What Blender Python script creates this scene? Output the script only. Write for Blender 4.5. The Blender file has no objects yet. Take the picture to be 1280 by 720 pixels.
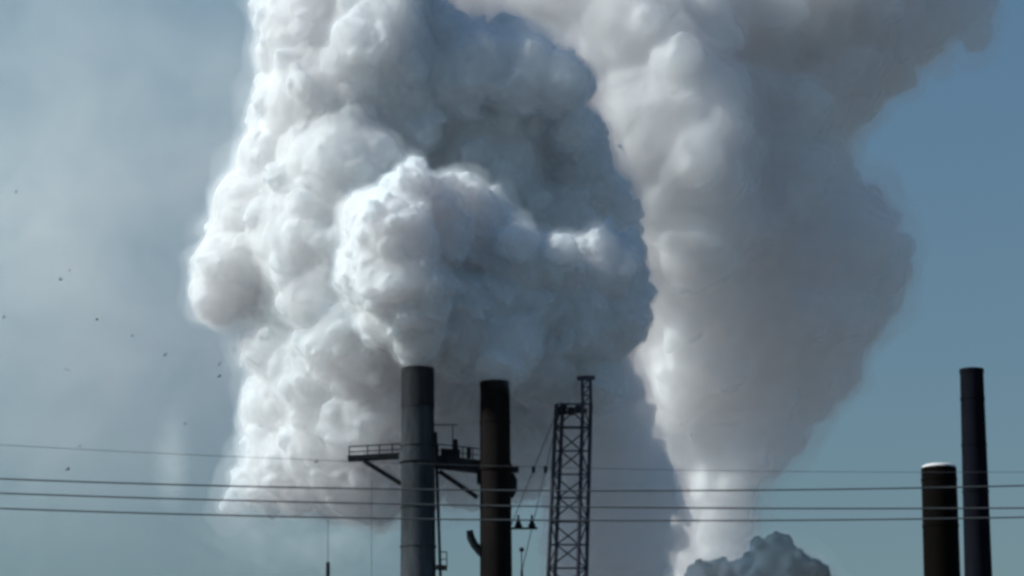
import bpy, bmesh, math, random
import numpy as np
import openvdb
from mathutils import Vector, Matrix

# ------------------------------------------------------------------ camera, sky, sun, exposure
scene = bpy.context.scene
C = scene.collection
rad = math.radians

PITCH, ROLL, HFOV = rad(12.0), rad(0.45), rad(15.0)
CAM = Vector((0.0, 0.0, 1.7))
cam_data = bpy.data.cameras.new("camera")
cam_data.sensor_width = 36.0
cam_data.angle = HFOV
cam_data.clip_start, cam_data.clip_end = 0.5, 60000.0
cam = bpy.data.objects.new("camera", cam_data)
C.objects.link(cam)
cam.matrix_world = (Matrix.Translation(CAM) @ Matrix.Rotation(math.pi / 2 + PITCH, 4, 'X') @ Matrix.Rotation(-ROLL, 4, 'Z'))
scene.camera = cam

SUN_AZ, SUN_EL = rad(-102.0), rad(35.0)        # azimuth from the view direction (+Y), negative = to the left
sun_dir = Vector((math.sin(SUN_AZ) * math.cos(SUN_EL), math.cos(SUN_AZ) * math.cos(SUN_EL), math.sin(SUN_EL)))
world = bpy.data.worlds.new("World")
scene.world = world
world.use_nodes = True
wn, wl = world.node_tree.nodes, world.node_tree.links
wn.clear()
w_out = wn.new("ShaderNodeOutputWorld")
w_bg = wn.new("ShaderNodeBackground")
w_sky = wn.new("ShaderNodeTexSky")
w_sky.sky_type = 'NISHITA'
w_sky.sun_disc = False
w_sky.sun_elevation = SUN_EL
w_sky.sun_rotation = SUN_AZ
w_sky.altitude = 0.0
w_sky.air_density = 1.8
w_sky.dust_density = 0.6
w_sky.ozone_density = 9.0
w_bg.inputs["Strength"].default_value = 0.056
wl.new(w_sky.outputs[0], w_bg.inputs["Color"])
wl.new(w_bg.outputs[0], w_out.inputs["Surface"])

sun_data = bpy.data.lights.new("sun", 'SUN')
sun_data.energy = 4.1
sun_data.angle = rad(0.53)
sun_data.color = (1.0, 0.965, 0.905)
sun = bpy.data.objects.new("sun", sun_data)
C.objects.link(sun)
sun.rotation_euler = (-sun_dir).to_track_quat('-Z', 'Y').to_euler()
sun.location = (0, 0, 200)

scene.view_settings.view_transform = 'Standard'
scene.view_settings.look = 'None'
scene.view_settings.exposure = 0.3
scene.view_settings.gamma = 1.0
scene.view_settings.use_curve_mapping = False
scene.render.engine = 'CYCLES'
cy = scene.cycles
cy.use_denoising = True
cy.use_adaptive_sampling = True
cy.adaptive_threshold = 0.08
cy.adaptive_min_samples = 16
cy.denoiser = 'OPENIMAGEDENOISE'
cy.max_bounces = 18
cy.diffuse_bounces = 5
cy.volume_bounces = 14
cy.transparent_max_bounces = 48
cy.volume_step_rate = 2.0
cy.pixel_filter_type = 'BLACKMAN_HARRIS'
cy.filter_width = 3.3

# ------------------------------------------------------------------ measuring: a point of the place from its bearing and distance
F_PX = 640.0 / math.tan(HFOV / 2)
M3 = cam.matrix_world.to_3x3()

def at(px, py, dist):
    """world point that lies DIST metres ahead of the camera, at the bearing of the survey point (px, py)"""
    return CAM + M3 @ (Vector(((px - 640.0) / F_PX, (360.0 - py) / F_PX, -1.0)) * dist)

def px_m(dist):
    return dist / F_PX

# ------------------------------------------------------------------ helpers
def tag(o, label=None, cat=None, group=None, kind=None):
    for k, v in (("label", label), ("category", cat), ("group", group), ("kind", kind)):
        if v:
            o[k] = v
    return o

def empty(name, loc):
    o = bpy.data.objects.new(name, None)
    o.location = loc
    C.objects.link(o)
    return o

def link_mesh(name, me, mat, parent=None):
    o = bpy.data.objects.new(name, me)
    me.materials.append(mat)
    C.objects.link(o)
    if parent is not None:
        o.parent = parent
        o.matrix_parent_inverse = Matrix.Translation(-parent.location) if parent.type == 'EMPTY' else Matrix.Identity(4)
    return o

class MB:
    """collects shapes in world coordinates, then becomes one mesh object"""
    def __init__(self):
        self.bm = bmesh.new()
    def tube(self, a, b, r0, r1=None, n=10, cap=True):
        a, b = Vector(a), Vector(b)
        r1 = r0 if r1 is None else r1
        d = (b - a).normalized()
        u = d.orthogonal().normalized()
        v = d.cross(u)
        rings = []
        for p, r in ((a, r0), (b, r1)):
            rings.append([self.bm.verts.new(p + (u * math.cos(t) + v * math.sin(t)) * r) for t in (2 * math.pi * k / n for k in range(n))])
        for k in range(n):
            f = self.bm.faces.new((rings[0][k], rings[0][(k + 1) % n], rings[1][(k + 1) % n], rings[1][k]))
            f.smooth = n > 6
        if cap:
            self.bm.faces.new(rings[0][::-1])
            self.bm.faces.new(rings[1])
        return self
    def path(self, pts, radii, n=10):
        pts = [Vector(p) for p in pts]
        rings = []
        u = None
        for i, p in enumerate(pts):
            d = (pts[min(i + 1, len(pts) - 1)] - pts[max(i - 1, 0)]).normalized()
            if u is None:
                u = d.orthogonal().normalized()
            u = (u - d * u.dot(d)).normalized()
            v = d.cross(u)
            r = radii[i] if hasattr(radii, "__len__") else radii
            rings.append([self.bm.verts.new(p + (u * math.cos(t) + v * math.sin(t)) * r) for t in (2 * math.pi * k / n for k in range(n))])
        for i in range(len(pts) - 1):
            for k in range(n):
                f = self.bm.faces.new((rings[i][k], rings[i][(k + 1) % n], rings[i + 1][(k + 1) % n], rings[i + 1][k]))
                f.smooth = True
        self.bm.faces.new(rings[0][::-1])
        self.bm.faces.new(rings[-1])
        return self
    def lathe(self, base, prof, n=48):
        """prof: (radius, height) from the outside bottom round to the inside; vertical axis through base"""
        base = Vector(base)
        rings = [[self.bm.verts.new(base + Vector((r * math.cos(t), r * math.sin(t), h))) for t in (2 * math.pi * k / n for k in range(n))] for r, h in prof]
        for i in range(len(prof) - 1):
            for k in range(n):
                f = self.bm.faces.new((rings[i][k], rings[i][(k + 1) % n], rings[i + 1][(k + 1) % n], rings[i + 1][k]))
                f.smooth = True
        return self
    def beam(self, a, b, w, h, up=Vector((0, 0, 1))):
        a, b = Vector(a), Vector(b)
        d = (b - a).normalized()
        s = d.cross(up)
        s = s.normalized() if s.length > 1e-5 else Vector((1, 0, 0))
        t = s.cross(d).normalized()
        q = []
        for p in (a, b):
            q.append([self.bm.verts.new(p + s * (i * w / 2) + t * (j * h / 2)) for i, j in ((-1, -1), (1, -1), (1, 1), (-1, 1))])
        for k in range(4):
            self.bm.faces.new((q[0][k], q[0][(k + 1) % 4], q[1][(k + 1) % 4], q[1][k]))
        self.bm.faces.new(q[0][::-1])
        self.bm.faces.new(q[1])
        return self
    def build(self, name, mat, parent=None, sharp=40):
        bmesh.ops.recalc_face_normals(self.bm, faces=self.bm.faces)
        me = bpy.data.meshes.new(name)
        self.bm.to_mesh(me)
        self.bm.free()
        me.set_sharp_from_angle(angle=rad(sharp))
        return link_mesh(name, me, mat, parent)

# ------------------------------------------------------------------ materials
def new_mat(name):
    m = bpy.data.materials.new(name)
    m.use_nodes = True
    nt = m.node_tree
    nt.nodes.clear()
    out = nt.nodes.new("ShaderNodeOutputMaterial")
    return m, nt, out

def ramp(nt, stops):
    r = nt.nodes.new("ShaderNodeValToRGB")
    e = r.color_ramp.elements
    while len(e) < len(stops):
        e.new(0.5)
    for i, (p, c) in enumerate(stops):
        e[i].position = p
        e[i].color = (*c, 1)
    return r

def metal_mat(name, c0, c1, rough=0.7, scale=0.5, streak=6.0, metallic=0.0):
    """weathered steel or concrete: two tones in vertical streaks and blotches"""
    m, nt, out = new_mat(name)
    b = nt.nodes.new("ShaderNodeBsdfPrincipled")
    tc = nt.nodes.new("ShaderNodeTexCoord")
    mp = nt.nodes.new("ShaderNodeMapping")
    mp.inputs["Scale"].default_value = (scale * streak, scale * streak, scale)
    nz = nt.nodes.new("ShaderNodeTexNoise")
    nz.inputs["Scale"].default_value = 1.0
    nz.inputs["Detail"].default_value = 6
    nz.inputs["Roughness"].default_value = 0.65
    r = ramp(nt, [(0.3, c0), (0.7, c1)])
    bp = nt.nodes.new("ShaderNodeBump")
    bp.inputs["Strength"].default_value = 0.3
    bp.inputs["Distance"].default_value = 0.05
    L = nt.links.new
    L(tc.outputs["Object"], mp.inputs["Vector"])
    L(mp.outputs[0], nz.inputs["Vector"])
    L(nz.outputs["Fac"], r.inputs[0])
    L(nz.outputs["Fac"], bp.inputs["Height"])
    L(bp.outputs[0], b.inputs["Normal"])
    L(r.outputs[0], b.inputs["Base Color"])
    b.inputs["Roughness"].default_value = rough
    b.inputs["Metallic"].default_value = metallic
    b.inputs["Specular IOR Level"].default_value = 0.04
    L(b.outputs[0], out.inputs["Surface"])
    return m

def steam_mat(name, color, density, skin, tint=(1, 1, 1), aniso=0.3):
    """dense steam: droplets scattering through the whole body, with the packed outermost droplets as a broken skin"""
    m, nt, out = new_mat(name)
    L = nt.links.new
    df = nt.nodes.new("ShaderNodeBsdfDiffuse")
    df.inputs["Color"].default_value = (*color, 1)
    df.inputs["Roughness"].default_value = 0.0
    tl = nt.nodes.new("ShaderNodeBsdfTranslucent")
    tl.inputs["Color"].default_value = (*color, 1)
    mx0 = nt.nodes.new("ShaderNodeMixShader")
    mx0.inputs[0].default_value = 0.12
    tr = nt.nodes.new("ShaderNodeBsdfTransparent")
    mx = nt.nodes.new("ShaderNodeMixShader")
    mx.inputs[0].default_value = skin
    L(df.outputs[0], mx0.inputs[1]); L(tl.outputs[0], mx0.inputs[2])
    L(tr.outputs[0], mx.inputs[1]); L(mx0.outputs[0], mx.inputs[2])
    L(mx.outputs[0], out.inputs["Surface"])
    vs = nt.nodes.new("ShaderNodeVolumeScatter")
    vs.inputs["Color"].default_value = (*tint, 1)
    vs.inputs["Density"].default_value = density
    vs.inputs["Anisotropy"].default_value = aniso
    L(vs.outputs[0], out.inputs["Volume"])
    return m

def vapour_mat(name, density, tint, aniso=0.3):
    """thin droplets only: no skin at all"""
    m, nt, out = new_mat(name)
    vs = nt.nodes.new("ShaderNodeVolumeScatter")
    vs.inputs["Color"].default_value = (*tint, 1)
    vs.inputs["Density"].default_value = density
    vs.inputs["Anisotropy"].default_value = aniso
    nt.links.new(vs.outputs[0], out.inputs["Volume"])
    return m

# ------------------------------------------------------------------ noise on arrays
_rng = np.random.default_rng(7)
_perm = _rng.permutation(256).astype(np.int32)
_perm = np.concatenate([_perm, _perm])
_g = _rng.normal(size=(256, 3)).astype(np.float32)
_g /= np.linalg.norm(_g, axis=1, keepdims=True)

def perlin(p):
    i = np.floor(p).astype(np.int32)
    f = (p - i).astype(np.float32)
    i &= 255
    u = f * f * f * (f * (f * 6 - 15) + 10)
    out = 0.0
    for dx in (0, 1):
        a = _perm[(i[:, 0] + dx) & 255]
        wx = u[:, 0] if dx else 1 - u[:, 0]
        for dy in (0, 1):
            b = _perm[(a + i[:, 1] + dy) & 255]
            wy = wx * (u[:, 1] if dy else 1 - u[:, 1])
            for dz in (0, 1):
                g = _g[_perm[(b + i[:, 2] + dz) & 255]]
                w = wy * (u[:, 2] if dz else 1 - u[:, 2])
                out = out + w * (g[:, 0] * (f[:, 0] - dx) + g[:, 1] * (f[:, 1] - dy) + g[:, 2] * (f[:, 2] - dz))
    return out

def vec_noise(p):
    return np.stack([perlin(p + o) for o in (0.0, 31.7, 73.3)], axis=1)

# ------------------------------------------------------------------ billowing plumes
def cauliflower(lobes, seed, levels):
    """big round lobes, each studded with smaller ones, and those again"""
    rng = np.random.default_rng(seed)
    allc, allr = [np.array([l[:3] for l in lobes])], [np.array([l[3] for l in lobes])]
    pc, pr = allc[0], allr[0]
    for n, lo, hi, out in levels:
        d = rng.normal(size=(len(pc), n, 3))
        d /= np.linalg.norm(d, axis=2, keepdims=True)
        r = pr[:, None] * rng.uniform(lo, hi, size=(len(pc), n))
        c = (pc[:, None] + d * (pr[:, None] * rng.uniform(out - 0.12, out + 0.06, size=(len(pc), n)))[..., None]).reshape(-1, 3)
        r = r.ravel()
        keep = np.ones(len(c), bool)
        for q, s in zip(allc[0], allr[0]):              # buried ones show nothing
            keep &= np.linalg.norm(c - q, axis=1) + r > s * 1.02
        pc, pr = c[keep], r[keep]
        allc.append(pc); allr.append(pr)
    return np.concatenate(allc), np.concatenate(allr)

def grid_to_mesh(name, grid, iso, voxel, lo, seed, warp, disp, smooth, rough):
    """surface of the distance grid at ISO; warp: whole-body swirls; disp: round bumps along the normal; rough: uneven swelling for torn fringes"""
    vdb = openvdb.FloatGrid(float(grid.max()))
    vdb.copyFromArray(grid)
    pts, quads = vdb.convertToQuads(isovalue=iso)
    pts = (pts * voxel + lo).astype(np.float32)
    v0 = pts[quads[:, 0]]
    vol = np.einsum("ij,ij->i", v0 - pts.mean(0), np.cross(pts[quads[:, 1]] - v0, pts[quads[:, 2]] - v0)).sum()
    if vol < 0:
        quads = np.ascontiguousarray(quads[:, ::-1])
    n = len(pts)
    def relax(p, times):
        for _ in range(times):
            acc = np.zeros_like(p)
            cnt = np.zeros(n, np.float32)
            for k in range(4):
                a, b = quads[:, k], quads[:, (k + 1) % 4]
                for ax in range(3):
                    acc[:, ax] += np.bincount(a, p[b, ax], n)
                cnt += np.bincount(a, minlength=n)
            p = acc / np.maximum(cnt, 1)[:, None]
        return p
    def normals(p):
        fn = np.cross(p[quads[:, 2]] - p[quads[:, 0]], p[quads[:, 3]] - p[quads[:, 1]])
        vn = np.zeros_like(p)
        for k in range(4):
            for ax in range(3):
                vn[:, ax] += np.bincount(quads[:, k], fn[:, ax], n)
        vn /= np.linalg.norm(vn, axis=1, keepdims=True) + 1e-9
        return vn
    pts = relax(pts, smooth)
    for size, amp in warp:
        pts = pts + vec_noise(pts / size + seed * 3.1) * amp
    for size, amp in rough:
        pts = pts + normals(pts) * (perlin(pts / size + seed * 9.3) * amp)[:, None]
    for size, amp in disp:
        b = np.abs(perlin(pts / size + seed * 5.7)) * 2.6 - 0.55
        pts = pts + normals(pts) * (b * amp)[:, None]
    pts = relax(pts, 1)
    me = bpy.data.meshes.new(name)
    me.vertices.add(n)
    me.vertices.foreach_set("co", pts.astype(np.float32).ravel())
    nq = len(quads)
    me.loops.add(nq * 4)
    me.loops.foreach_set("vertex_index", quads.astype(np.int32).ravel())
    me.polygons.add(nq)
    me.polygons.foreach_set("loop_start", np.arange(0, nq * 4, 4, dtype=np.int32))
    me.polygons.foreach_set("use_smooth", np.ones(nq, bool))
    me.update(calc_edges=True)
    print("PLUME", name, nq * 2, "tris")
    return me

def plume_grid(lobes, seed, voxel, levels, reach):
    c, r = cauliflower(lobes, seed, levels)
    keep = r > voxel * 1.3
    c, r = c[keep], r[keep]
    band = reach + 3 * voxel
    lo = (c - r[:, None]).min(0) - band - 2 * voxel
    hi = (c + r[:, None]).max(0) + band + 2 * voxel
    n = np.ceil((hi - lo) / voxel).astype(int) + 1
    g = np.full(n, band, np.float32)
    for q, s in zip(c, r):
        a = np.maximum(np.floor((q - s - band - lo) / voxel).astype(int), 0)
        b = np.minimum(np.ceil((q + s + band - lo) / voxel).astype(int) + 1, n)
        x, y, z = (((np.arange(a[k], b[k]) * voxel + lo[k] - q[k]) ** 2).astype(np.float32) for k in range(3))
        d = np.sqrt(x[:, None, None] + y[None, :, None] + z[None, None, :]) - np.float32(s)
        v = g[a[0]:b[0], a[1]:b[1], a[2]:b[2]]
        np.minimum(v, d, out=v)
    print("GRID", len(c), "lobes", n)
    return np.clip(g, -3 * voxel, band), lo

def lobes_at(rows, dist, deep=0.0):
    """rows: bearing x, bearing y, metres nearer (-) or farther (+), radius in bearing units; deep: unseen lobes added so many radii behind the big ones, to cast shade"""
    out = []
    for x, y, dz, r in rows:
        for s in ((0.0, deep) if deep and r > 30 else (0.0,)):
            p = at(x, y, dist + dz) + Vector((0, s * r * px_m(dist), 0))
            out.append((p.x, p.y, p.z, r * px_m(dist + dz)))
    return out
# ------------------------------------------------------------------ ground
m_ground = metal_mat("ground_soil", (0.09, 0.1, 0.11), (0.14, 0.15, 0.16), 0.95, 0.05, 1.0)
bm = bmesh.new()
bmesh.ops.create_grid(bm, x_segments=40, y_segments=40, size=15000)
me = bpy.data.meshes.new("ground")
bm.to_mesh(me); bm.free()
tag(link_mesh("ground", me, m_ground), kind="structure")

# ------------------------------------------------------------------ chimney stacks
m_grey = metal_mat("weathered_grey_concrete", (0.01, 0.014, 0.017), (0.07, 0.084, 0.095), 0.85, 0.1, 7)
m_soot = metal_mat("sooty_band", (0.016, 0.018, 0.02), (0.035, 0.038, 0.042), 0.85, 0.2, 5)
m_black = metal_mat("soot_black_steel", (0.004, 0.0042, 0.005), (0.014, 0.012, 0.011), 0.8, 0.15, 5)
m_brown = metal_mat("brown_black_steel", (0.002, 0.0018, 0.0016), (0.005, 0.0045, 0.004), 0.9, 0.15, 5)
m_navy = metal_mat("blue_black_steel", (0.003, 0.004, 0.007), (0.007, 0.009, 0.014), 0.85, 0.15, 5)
m_steel = metal_mat("dark_painted_steel", (0.012, 0.015, 0.017), (0.035, 0.04, 0.043), 0.7, 0.8, 1)
m_boom = metal_mat("violet_grey_boom_hazed", (0.035, 0.038, 0.05), (0.07, 0.072, 0.088), 0.7, 0.8, 1)  # violet-grey boom, its colour lightened to stand for haze
m_wire = metal_mat("wire_grey", (0.06, 0.075, 0.08), (0.1, 0.115, 0.12), 0.7, 1.0, 1)
m_pale = metal_mat("pale_cap_finish", (0.55, 0.56, 0.57), (0.75, 0.76, 0.77), 0.9, 0.8, 1)  # off-white tone of the domed cap
m_bird = metal_mat("dark_plumage", (0.02, 0.02, 0.022), (0.05, 0.05, 0.05), 0.8, 3.0, 1)
m_wood = metal_mat("tarred_pole", (0.03, 0.024, 0.018), (0.06, 0.05, 0.04), 0.9, 0.5, 4)

D_S = 400.0
K = px_m(D_S)

def chimney(cx, ytop, half, grow, dist, mat, band_px=0, band_mat=None, rings=(), cx_low=None):
    """root Empty at the foot, hollow tapered shaft; band: sooty collar at the mouth; rings: stiffener bands at these bearings"""
    k = px_m(dist)
    top = at(cx, ytop, dist)
    r = half * k
    H = top.z
    slope = grow * k / (260 * k)
    root = empty("chimney_stack", (top.x, top.y, 0))
    rb = r + slope * H
    wall = 0.22 * r
    sh = MB().lathe((top.x, top.y, 0), [(rb, -1.0), (r, H), (r - wall, H), (r - wall, H - 14)]).build("shaft", mat, root)
    if band_px:
        h = band_px * k
        MB().lathe((top.x, top.y, 0), [(r + slope * h + .03, H - h), (r + slope * h + .05, H - h), (r + .05, H + .02), (r - wall - .03, H + .02), (r - wall - .03, H - 6)]).build("mouth_band", band_mat, sh)
    for y, hh, pr in rings:
        z = at(cx, y, dist).z
        rr = r + slope * (H - z)
        MB().lathe((top.x, top.y, 0), [(rr - .05, z - hh / 2), (rr + pr, z - hh / 2), (rr + pr, z + hh / 2), (rr - .05, z + hh / 2)]).build("stiffener_ring", mat, sh)
    return root, sh, top, r

def rail_run(parent, a, b, posts, h, mat, r=.05, mid=True):
    a, b = Vector(a), Vector(b)
    up = Vector((0, 0, 1))
    for t in posts:
        p = a.lerp(b, t)
        MB().tube(p, p + up * h, r, n=6).build("rail_post", mat, parent)
    MB().tube(a + up * h, b + up * h, r, n=6).build("handrail", mat, parent)
    if mid:
        MB().tube(a + up * h * .5, b + up * h * .5, r * .8, n=6).build("middle_rail", mat, parent)

# first stack, grey, with its side gallery
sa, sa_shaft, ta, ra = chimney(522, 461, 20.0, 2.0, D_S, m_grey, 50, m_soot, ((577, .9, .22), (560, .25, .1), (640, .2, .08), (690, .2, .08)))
tag(sa, "grey chimney stack with dark mouth band and gallery on its side, pouring white steam", "chimney")
gal = MB().beam(at(435, 573.5, D_S), at(506, 569.5, D_S), 1.7, .42).build("gallery_deck", m_steel, sa)
for off in (-.8, .8):
    rail_run(gal, at(436.5, 572, D_S + off), at(502, 568.5, D_S + off), (0, .35, .58, .82), 1.15, m_steel, .07)
rail_run(gal, at(436.5, 572, D_S - .8), at(436.5, 572, D_S + .8), (.5,), 1.15, m_steel, .07)
for off in (-.6, .6):
    MB().beam(at(455, 576, D_S + off), at(505, 607, D_S + off), .3, .42).build("brace", m_steel, gal)
low = MB().beam(at(545, 709, D_S), at(559, 710, D_S), 1.1, .4).build("lower_bracket", m_steel, sa)
rail_run(low, at(549, 708, D_S - .5), at(558.5, 708, D_S - .5), (0, 1), 1.5, m_steel, .06)
MB().tube(at(544.5, 540, D_S - .2), at(550.5, 722, D_S - .2), .16, n=8).build("downpipe", m_steel, sa)

# second stack, black
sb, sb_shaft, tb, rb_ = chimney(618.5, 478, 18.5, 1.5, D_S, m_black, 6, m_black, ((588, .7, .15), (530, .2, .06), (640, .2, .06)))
tag(sb, "soot black chimney stack standing between the grey stack and the lattice crane", "chimney")
MB().beam(at(634, 587, D_S), at(648.5, 586.5, D_S), 1.4, .5).build("side_platform", m_steel, sb)
MB().path([at(639, 592, D_S), at(641.5, 600, D_S), at(641.5, 612, D_S), at(638.5, 622, D_S)], [.3, .42, .42, .25]).build("side_duct", m_steel, sb)
MB().path([at(587, 663, D_S), at(588.5, 672, D_S), at(593, 681, D_S), at(600, 689, D_S), at(606, 694, D_S)], [.34, .42, .42, .45, .5]).build("curved_vent_pipe", m_steel, sb)
MB().beam(at(596, 598, D_S), at(604, 598, D_S), 1.0, 1.1).build("bridge_corbel", m_steel, sb)
arm = MB().beam(at(634, 660.5, D_S), at(672, 660.5, D_S), .16, .2).build("insulator_arm", m_steel, sb)
for x in (648, 665):
    p = at(x, 659.5, D_S)
    q = MB()
    q.tube(p, p + Vector((0, 0, .35)), .42, .36, n=12)
    q.tube(p + Vector((0, 0, .35)), p + Vector((0, 0, .7)), .3, .2, n=12)
    q.tube(p + Vector((0, 0, .7)), p + Vector((0, 0, 1.3)), .13, .1, n=8)
    q.build("insulator", m_steel, arm)

# bridge between the two
br = empty("access_bridge", at(573, 580, D_S))
tag(br, "dark steel access bridge with railing and pipework spanning between the grey and black stacks", "bridge")
deck = MB().beam(at(541, 577, D_S), at(603, 584, D_S), 1.8, 1.15).build("deck", m_steel, br)
for off in (-.85, .85):
    rail_run(deck, at(545, 571, D_S + off), at(599, 577, D_S + off), (.05, .4, .62, .85), 1.35, m_steel, .06)
for off in (-.6, .6):
    MB().beam(at(549, 589, D_S + off), at(597, 622, D_S + off), .3, .42).build("brace", m_steel, deck)
MB().beam(at(551, 566.5, D_S), at(575, 567.5, D_S), 1.0, .85).build("valve_box", m_steel, br)
MB().tube(at(569.5, 566, D_S), at(569.5, 549, D_S), .3, .22, n=8).build("vent_stub", m_steel, br)
MB().tube(at(586, 573, D_S), at(586, 560, D_S), .22, n=8).build("vent_stub", m_steel, br)
jib = MB().tube(at(566, 570, D_S + .4), at(566, 530, D_S + .4), .055, n=6).build("davit_post", m_steel, br)
MB().tube(at(542, 531, D_S + .4), at(572, 531, D_S + .4), .06, n=6).build("davit_arm", m_steel, jib)

# two dark stacks to the side
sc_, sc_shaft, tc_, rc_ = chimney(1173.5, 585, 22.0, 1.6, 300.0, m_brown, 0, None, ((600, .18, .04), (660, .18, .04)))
tag(sc_, "short thick black chimney stack with pale capped mouth", "chimney")
MB().lathe((tc_.x, tc_.y, tc_.z), [(rc_ * .97, .0), (rc_ * .95, .14), (rc_ * .8, .24), (rc_ * .45, .3), (.05, .31)]).build("pale_cap", m_pale, sc_shaft)
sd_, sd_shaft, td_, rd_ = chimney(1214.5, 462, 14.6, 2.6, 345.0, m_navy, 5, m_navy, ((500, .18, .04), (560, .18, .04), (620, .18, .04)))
tag(sd_, "tall thin blue-black chimney stack without smoke behind the short capped one", "chimney")

# ------------------------------------------------------------------ lattice crane
D_C = 405.0
kc = px_m(D_C)
def chord(x0, x1, dz):
    a, b = at(x0, 505, D_C + dz), at(x1, 720, D_C + dz)
    t = a.z / (a.z - b.z)
    return a, a + (b - a) * t
ch = [chord(695.5, 685, -1.4), chord(728.5, 722.5, -1.4), chord(738.5, 733, 1.6), chord(703.5, 693.5, 1.6)]
crane = empty("lattice_crane", sum((c[1] for c in ch), Vector()) / 4)
tag(crane, "dark lattice crane boom standing against the shaded smoke beside the black stack", "crane")
chords = [MB().tube(a, b, .2, .22, n=8).build("chord", m_boom, crane) for a, b in ch]
H0 = ch[0][0].z
bay = 2.35
nb = int(H0 / bay)
for i in range(nb):
    t0, t1 = i / nb, (i + 1) / nb
    for s in range(4):
        a, b = ch[s], ch[(s + 1) % 4]
        p0, q0 = a[0].lerp(a[1], t0), b[0].lerp(b[1], t0)
        p1, q1 = a[0].lerp(a[1], t1), b[0].lerp(b[1], t1)
        MB().tube(p0, q0, .15 if i % 4 == 1 else .1, n=5).build("lattice_rung", m_boom, crane)
        if (i + s) % 2:
            MB().tube(p0, q1, .085, n=5).build("lattice_diagonal", m_boom, crane)
        else:
            MB().tube(q0, p1, .085, n=5).build("lattice_diagonal", m_boom, crane)
# the mast that rises above the right-hand chords
mtop = []
for s, x in ((1, 727.5), (2, 738)):
    p = at(x, 472.5, D_C + (-1.4 if s == 1 else 1.6) * .6)
    mtop.append(p)
    MB().tube(ch[s][0], p, .16, n=8).build("mast_leg", m_boom, crane)
for t in (.0, .33, .66):
    MB().tube(ch[1][0].lerp(mtop[0], t), ch[2][0].lerp(mtop[1], t), .08, n=5).build("lattice_rung", m_boom, crane)
    MB().tube(ch[1][0].lerp(mtop[0], t), ch[2][0].lerp(mtop[1], t + .33), .065, n=5).build("lattice_diagonal", m_boom, crane)
MB().beam(mtop[0] + Vector((-.2, 0, 0)), mtop[1] + Vector((.15, 0, 0)), .8, .45).build("mast_head", m_boom, crane)
for x, y, r in ((702, 513, .5), (714, 514, .42), (722, 511, .36)):
    p = at(x, y, D_C)
    MB().tube(p + Vector((0, -.25, 0)), p + Vector((0, .25, 0)), r, n=16).build("sheave", m_steel, crane)
MB().beam(at(696, 517, D_C), at(734, 513, D_C), .5, .35).build("head_beam", m_boom, crane)
MB().tube(at(701, 516, D_C - .3), at(702.5, 503, D_C - .3), .1, n=6).build("head_post", m_boom, crane)
MB().tube(at(707, 516, D_C + .3), at(707.5, 504, D_C + .3), .1, n=6).build("head_post", m_boom, crane)
def cable(points, r, name, parent):
    return MB().path(points, r, n=5).build(name, m_wire, parent)
for (x0, y0), (x1, y1) in (((698, 510), (667, 587)), ((700, 510), (682, 587))):
    a, b = at(x0, y0, D_C), at(x1, y1, D_C + 2)
    e = a + (b - a) * (a.z / (a.z - b.z)) * .99
    MB().tube(a, e, .045, n=5).build("pendant_cable", m_wire, crane)
    MB().tube(b + Vector((0, 0, .35)), b - Vector((0, 0, .35)), .22, .16, n=8).build("cable_clamp", m_steel, crane)

# ------------------------------------------------------------------ thin masts
def mast(x, ytop, ythick, dist, r, R, label, ball=0):
    p = at(x, ytop, dist)
    root = empty("mast", (p.x, p.y, 0))
    tag(root, label, "mast")
    zt = at(x, ythick, dist).z
    MB().tube((p.x, p.y, zt), p, r, r * .8, n=6).build("rod", m_steel, root)
    MB().tube((p.x, p.y, 0), (p.x, p.y, zt + .2), R * 1.6, R, n=10).build("pole", m_steel, root)
    if ball:
        b = MB()
        bmesh.ops.create_icosphere(b.bm, subdivisions=2, radius=ball, matrix=Matrix.Translation(p))
        b.build("lamp_ball", m_steel, root)
mast(410, 648, 707, 390, .035, .2, "thin mast with thick lower pole rising under the pale smoke, left of the grey stack")
mast(464.5, 600, 730, 392, .022, .1, "hair-thin rod standing just beside the grey stack, under its gallery")
mast(652, 687, 716, 405, .07, .14, "short mast with a dark ball on top between black stack and crane", .27)

# ------------------------------------------------------------------ overhead wires between two poles out of view
D_W = 150.0
def wire(ya, ym, yb, dist, r, label):
    # parabola through the surveyed bearings at 0, 640 and 1280
    c2 = (ya + yb - 2 * ym) / 2
    c1 = (yb - ya) / 2
    pts = []
    for i in range(61):
        x = -300 + i * (1880 / 60)
        s = (x - 640) / 640
        pts.append(at(x, ym + c1 * s + c2 * s * s, dist))
    o = MB().path(pts, r, n=6).build("overhead_wire", m_wire)
    tag(o, label, "wire", "overhead wires across the view")
    return pts
W = [wire(598.5, 613, 607, D_W, .03, "upper of the three dark overhead wires crossing in front of the stacks"),
     wire(616.5, 632.5, 635, D_W + .5, .03, "middle of the three dark overhead wires crossing in front of the stacks"),
     wire(635.5, 650, 646.5, D_W + 1, .03, "lowest overhead wire crossing in front of the stacks"),
     wire(556, 583, 590, 190, .013, "faint thin overhead wire above the three dark ones")]
for e in (0, -1):
    p = W[0][e]
    root = empty("utility_pole", (p.x, p.y + .5, 0))
    tag(root, "wooden utility pole with crossarms carrying the %s ends of the wires" % ("west" if e == 0 else "east"), "utility pole", "utility poles carrying the wires")
    MB().tube((p.x, p.y + .5, 0), (p.x, p.y + .5, W[3][e].z if False else p.z + 1.2), .2, .13, n=12).build("pole", m_wood, root)
    for w in W[:3]:
        q = w[e]
        MB().beam((q.x - .05, q.y - .25, q.z - .18), (p.x + .05, p.y + .75, q.z - .18), .12, .14).build("crossarm", m_wood, root)

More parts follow.
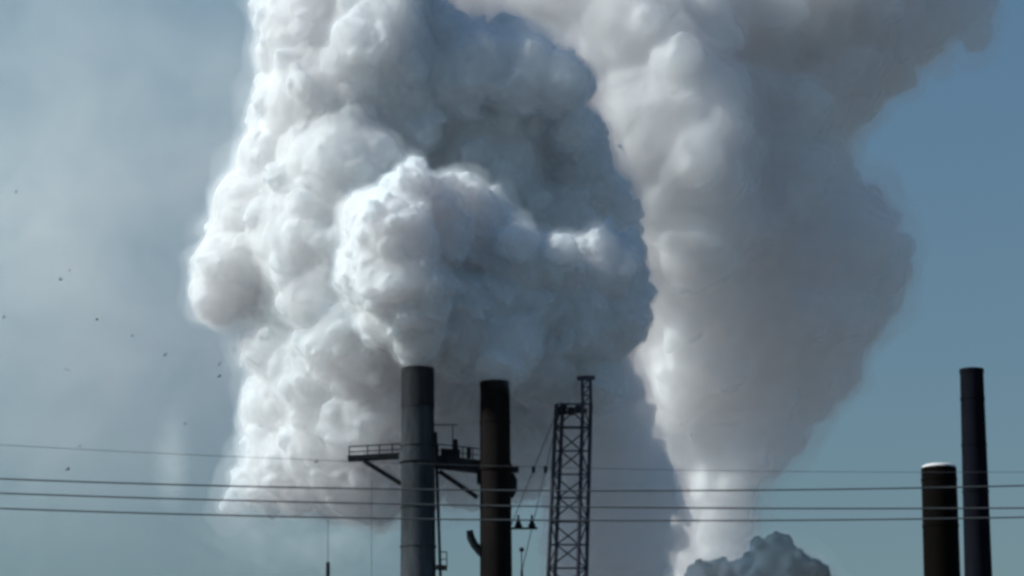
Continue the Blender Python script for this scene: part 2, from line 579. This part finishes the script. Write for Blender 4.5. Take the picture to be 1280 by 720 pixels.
# ------------------------------------------------------------------ birds
def bird_mesh(flap, seed):
    rng = random.Random(seed)
    b = bmesh.new()
    # body: tapered spindle along x with a fanned tail
    prof = [(-.32, .012, .0), (-.22, .05, 0), (-.08, .085, 0), (.06, .09, .0), (.16, .06, .02), (.21, .05, .035), (.26, .035, .035), (.31, .008, .02)]
    rings = [[b.verts.new((x, r * math.cos(t), z + r * .9 * math.sin(t))) for t in (2 * math.pi * k / 8 for k in range(8))] for x, r, z in prof]
    for i in range(len(prof) - 1):
        for k in range(8):
            b.faces.new((rings[i][k], rings[i][(k + 1) % 8], rings[i + 1][(k + 1) % 8], rings[i + 1][k]))
    b.faces.new(rings[0][::-1]); b.faces.new(rings[-1])
    t0, t1, t2, t3 = (b.verts.new(v) for v in ((-.26, .03, .01), (-.26, -.03, .01), (-.45, -.09, .0), (-.45, .09, .0)))
    b.faces.new((t0, t1, t2, t3))
    for s in (-1, 1):
        prev = None
        for y, x0, x1, u in ((.05, .13, -.1, 0), (.25, .17, -.1, .6), (.42, .1, -.12, .85), (.58, -.04, -.14, 1)):
            z = .03 + flap * u * .35
            top = [b.verts.new((x0, s * y, z)), b.verts.new(((x0 + x1) / 2, s * y, z + .02)), b.verts.new((x1, s * y, z - .005)), b.verts.new(((x0 + x1) / 2, s * y, z - .01))]
            if prev:
                for k in range(4):
                    b.faces.new((prev[k], prev[(k + 1) % 4], top[(k + 1) % 4], top[k]))
            else:
                b.faces.new(top)
            prev = top
        b.faces.new(prev[::-1])
    bmesh.ops.recalc_face_normals(b, faces=b.faces)
    for f in b.faces:
        f.smooth = True
    me = bpy.data.meshes.new("bird")
    b.to_mesh(me); b.free()
    me.materials.append(m_bird)
    return me
bird_meshes = [bird_mesh(f, i) for i, f in enumerate((.7, .25, -.3))]
BIRDS = [
    (76, 350, 7, "larger dark bird of the pair flying below the pale smoke patch"),
    (87, 338, 5, "smaller, higher dark bird of the pair flying below the pale smoke patch"),
    (122, 335, 5, "small dark bird flying just beside the pair below the pale smoke patch"),
    (121, 400, 7, "dark bird flying alone in clear sky below the pair"),
    (20, 240, 5, "highest small bird, flying within the pale smoke patch"),
    (5, 396, 5, "small dark bird at the very left edge of the photo"),
    (165, 420, 5, "small dark bird flying diagonally below the lone bird in clear sky"),
    (206, 444, 7, "dark bird midway between the lone bird and the smoke bulge"),
    (84, 462, 7, "dark bird far from the smoke, highest over the wires' left end"),
    (274, 456, 8, "upper bird of the two stacked close beside the smoke's edge"),
    (274, 471, 8, "lower bird of the two stacked close beside the smoke's edge"),
    (292, 437, 5, "tiny bird tucked right under the smoke's overhanging bulge"),
    (170, 494, 4, "tiniest bird, in open sky well above the faint wisp"),
    (232, 530, 6, "dark bird flying beside the top of the faint upright wisp"),
    (325, 532, 6, "dark bird silhouetted low against the left flank of the white steam"),
    (322, 491, 5, "small bird silhouetted against the white steam above another one"),
    (85, 587, 9, "large dark bird flying just above the top dark wire"),
    (100, 557, 6, "small bird beside the faint thin wire, above the large low bird"),
    (395, 578, 7, "dark bird against the steam just beside the railed gallery")]
rb = random.Random(11)
for i, (x, y, s, say) in enumerate(BIRDS):
    dist = rb.uniform(300, 380)
    o = bpy.data.objects.new("bird", bird_meshes[i % 3])
    C.objects.link(o)
    o.location = at(x, y, dist)
    sz = s * px_m(dist) / .95
    o.scale = (sz, sz, sz)
    o.rotation_euler = (rb.uniform(-.5, .5), rb.uniform(-.3, .3), rb.uniform(0, 6.28))
    tag(o, say, "bird", "birds flying beside the smoke")
# ------------------------------------------------------------------ plumes
T_N, T_D, T_F = (0.82, 0.935, 0.98), (0.84, 0.95, 0.985), (0.925, 0.985, 0.998)
steam_near = steam_mat("steam_near", (0.77, 0.89, 0.945), 0.9, 0.45, T_N)
steam_mid = steam_mat("steam_mid", (0.8, 0.9, 0.95), 0.4, 0.25, T_D)
steam_far = steam_mat("steam_far", (0.84, 0.945, 0.985), 0.18, 0.26, T_F)
steam_high = steam_mat("steam_high", (0.82, 0.925, 0.97), 0.75, 0.4, (0.88, 0.965, 0.992))
steam_low = steam_mat("steam_low", (0.78, 0.89, 0.945), 0.4, 0.35, T_N)
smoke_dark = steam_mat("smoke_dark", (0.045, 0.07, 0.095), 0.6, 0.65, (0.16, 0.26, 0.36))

FRONT = [
 (522,456,0,15),(520,440,0,24),(515,415,-1,34),(507,382,-2,44),(498,340,-3,52),(500,292,-3,54),(510,238,-1,34),(512,212,0,20),(545,280,1,52),(478,395,1,34),(466,335,1,42),(474,280,1,42),(535,345,-1,36),
 (575,275,6,54),(600,290,8,54),(610,318,8,50),(618,474,0,14),(622,456,1,26),(632,430,4,42),(650,390,8,56),(675,352,10,60),(715,400,11,64),(740,340,12,58),(772,340,13,42),(768,400,12,46),(640,335,7,54),(605,390,6,52),(575,420,4,42),(565,385,4,46),(680,450,10,52),(735,465,12,44),
 (650,298,2,23),(700,308,3,20),(690,348,11,36),(720,338,13,40),(752,318,14,38),(792,375,13,28),(790,310,14,26),
]
UPPER = [
 (300,335,2,50),(275,362,2,36),(330,262,2,58),(352,195,2,52),(345,100,4,30),(352,60,4,34),(400,120,0,70),(390,40,2,64),(345,12,4,26),(465,60,1,76),(425,205,-2,76),(560,100,5,66),(635,120,12,84),(690,165,15,52),
 (712,215,15,46),(600,205,8,76),(648,90,3,46),(698,100,3,34),(600,84,2,42),(560,50,4,36),(690,270,12,46),(640,260,10,50),(676,112,8,26),(455,-50,6,84),(520,25,6,44),(545,50,6,40),(718,112,7,24),(716,160,8,24),(380,300,-2,70),(415,365,-4,62),(350,370,2,38),(745,255,17,42),(480,140,2,62),(330,140,4,24),(430,300,-4,56),(770,275,17,30),
]
LOWER = [
 (350,440,6,46),(346,510,7,44),(350,575,7,46),(322,605,9,30),(400,480,3,56),(400,560,4,52),(440,600,3,40),(455,525,0,50),(462,455,-2,52),(300,630,9,14),(375,622,6,24),(470,612,3,32),(530,560,2,46),(520,610,3,32),(560,520,3,46),(590,560,4,46),(580,612,5,26),(560,470,3,40),(505,500,0,46),(610,510,5,44),(650,560,7,38),(650,600,8,28),(430,420,-2,50),(480,420,-2,46),(285,640,9,10),(340,640,8,12),(410,632,6,14),(450,636,5,12),
]
SHADED = [
 (740,500,2,56),(770,560,2,44),(798,615,3,52),(775,680,3,56),(740,740,3,56),(715,560,2,42),(740,620,2,48),(720,690,2,36),(690,500,2,46),(800,740,4,34),(690,545,2,38),(650,490,2,44),(838,632,4,20),(818,562,3,14),(796,528,2,16),(852,648,4,12),(842,676,4,14),(826,706,4,14),(808,590,3,16),
]
BACK = [
 (905,770,0,52),(900,705,0,44),(893,645,0,44),(898,590,0,50),(905,540,0,58),(920,485,0,64),(870,460,-5,58),(985,455,2,50),(1030,430,4,36),(945,400,0,90),(1045,385,4,52),(1088,372,6,28),(1000,320,3,98),(860,350,-7,80),
 (1055,300,6,48),(860,270,-11,92),(965,235,2,78),(1010,240,5,44),(825,150,-15,108),(930,120,4,92),(1000,140,8,58),(790,50,-12,104),(900,0,4,114),(1010,40,10,94),(1085,35,14,70),(1055,105,12,50),(1140,10,17,52),
 (1185,0,18,40),(1222,12,20,30),(1230,40,20,18),(760,-30,-4,100),(1000,-80,12,140),(830,505,0,42),(812,440,-2,44),(838,570,1,34),(1000,128,-4,30),(590,-10,-6,84),(680,10,-8,86),(520,-20,-6,70),(1040,455,4,38),(1008,492,3,34),(962,525,2,38),(1062,430,5,28),(1100,330,7,26),
]
PUFF = [(884,728,0,24),(906,738,0,30),(930,728,0,22),(966,708,0,32),(996,728,0,32),(1014,745,0,26),(940,752,0,46)]
LV = [(44, .13, .34, .9), (14, .2, .45, .88), (7, .3, .5, .87)]
LV_FRONT = [(60, .1, .27, .92), (16, .2, .45, .9), (7, .3, .5, .88)]
NEAR_FRINGE = ((.3, .22, .7), (.65, .1, 1.7))
LOW_FRINGE = ((.5, .18, 1.2), (1.3, .06, 2.6))
FAR_FRINGE = ((.6, .12, 1.4), (2.0, .045, 4.2))
def plume(lobes, dist, seed, voxel, mat, tint, label, levels=LV, warp=((9, 1.8), (3.5, .7)), disp=((1.8, .16), (.8, .09), (.42, .045)), smooth=1, deep=1.1, fringe=NEAR_FRINGE):
    g, lo = plume_grid(lobes_at(lobes, dist, deep), seed, voxel, levels, max(f[0] for f in fringe))
    o = link_mesh("steam_plume", grid_to_mesh("steam_plume", g, 0.0, voxel, lo, seed, warp, disp, smooth, ()), mat)
    tag(o, label, "steam plume", "steam and smoke plumes")
    half = np.ascontiguousarray(g[::2, ::2, ::2])
    for n, (off, den, amp) in enumerate(fringe):
        me = grid_to_mesh("vapour_fringe", half, off, voxel * 2, lo, seed, warp, (), 2, ((amp * 2.2, amp), (amp * .9, amp * .45)))
        f = link_mesh("vapour_fringe", me, vapour_mat("vapour_fringe", den, tint), o)
    return o
plume(FRONT, 400, 1, .17, steam_near, T_N, "billowing steam plume pouring from the mouths of the grey and black stacks", deep=.5, levels=LV_FRONT)
plume(UPPER, 415, 2, .2, steam_high, T_N, "huge sunlit steam cloud towering above and behind the two central stacks", fringe=LOW_FRINGE)
plume(LOWER, 410, 3, .2, steam_low, T_N, "pale low steam bank hanging behind the grey stack and its gallery", fringe=LOW_FRINGE)
plume(SHADED, 418, 4, .24, steam_mid, T_D, "dark blue shaded smoke column behind the lattice crane", deep=0, fringe=((.7, .14, 1.8), (1.8, .05, 3.6)), warp=((9, 2.2), (3.5, 1.2)))
plume(BACK, 560, 5, .36, steam_far, T_F, "tall soft grey smoke plume rising farther back between the crane and the side stacks", smooth=3, deep=.5, fringe=FAR_FRINGE, warp=((14, 3.0), (5, 1.2)), disp=((3.2, .3),), levels=[(30, .2, .42, .95), (12, .25, .5, .92)])
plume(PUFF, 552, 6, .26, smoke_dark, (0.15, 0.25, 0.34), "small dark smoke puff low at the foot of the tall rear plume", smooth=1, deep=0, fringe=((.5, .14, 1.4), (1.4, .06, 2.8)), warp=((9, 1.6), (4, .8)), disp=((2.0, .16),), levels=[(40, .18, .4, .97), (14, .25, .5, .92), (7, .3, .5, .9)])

# ------------------------------------------------------------------ thin drifting smoke
def veil(x, y, dist, rx, ry, rz, density, scale, seed, lo=.35, hi=.75):
    m, nt, out = new_mat("thin_smoke")
    L = nt.links.new
    tc = nt.nodes.new("ShaderNodeTexCoord")
    ln = nt.nodes.new("ShaderNodeVectorMath"); ln.operation = 'LENGTH'
    fall = nt.nodes.new("ShaderNodeMapRange"); fall.interpolation_type = 'SMOOTHSTEP'
    fall.inputs["From Min"].default_value = .95; fall.inputs["From Max"].default_value = .1
    mp = nt.nodes.new("ShaderNodeMapping")
    mp.inputs["Scale"].default_value = (scale * rx, scale * rz, scale * ry)
    mp.inputs["Location"].default_value = (seed * 3.7, seed * 1.3, seed)
    nz = nt.nodes.new("ShaderNodeTexNoise"); nz.inputs["Scale"].default_value = 1; nz.inputs["Detail"].default_value = 3; nz.inputs["Distortion"].default_value = 1.2
    nr = nt.nodes.new("ShaderNodeMapRange"); nr.inputs["From Min"].default_value = lo; nr.inputs["From Max"].default_value = hi
    mu = nt.nodes.new("ShaderNodeMath"); mu.operation = 'MULTIPLY'
    mu2 = nt.nodes.new("ShaderNodeMath"); mu2.operation = 'MULTIPLY'; mu2.inputs[1].default_value = density
    vs = nt.nodes.new("ShaderNodeVolumeScatter"); vs.inputs["Color"].default_value = (.76, .98, .97, 1)
    L(tc.outputs["Object"], ln.inputs[0]); L(ln.outputs["Value"], fall.inputs["Value"])
    L(tc.outputs["Object"], mp.inputs["Vector"]); L(mp.outputs[0], nz.inputs["Vector"]); L(nz.outputs["Fac"], nr.inputs["Value"])
    L(nr.outputs[0], mu.inputs[0]); L(fall.outputs[0], mu.inputs[1]); L(mu.outputs[0], mu2.inputs[0]); L(mu2.outputs[0], vs.inputs["Density"])
    L(vs.outputs[0], out.inputs["Volume"])
    b = bmesh.new()
    bmesh.ops.create_icosphere(b, subdivisions=3, radius=1.0)
    me = bpy.data.meshes.new("thin_smoke")
    b.to_mesh(me); b.free()
    o = link_mesh("thin_smoke", me, m)
    o.location = at(x, y, dist)
    k = px_m(dist)
    o.scale = (rx * k, rz * k, ry * k)
    tag(o, kind="stuff")
    return o
veil(120, 280, 680, 660, 620, 320, .042, .007, 1, .15, .8)
veil(20, 280, 620, 170, 200, 120, .045, .016, 4, .36, .72)
veil(215, 575, 600, 34, 85, 40, .12, .03, 2, .2, .6)
veil(380, 665, 450, 190, 100, 90, .10, .02, 3)
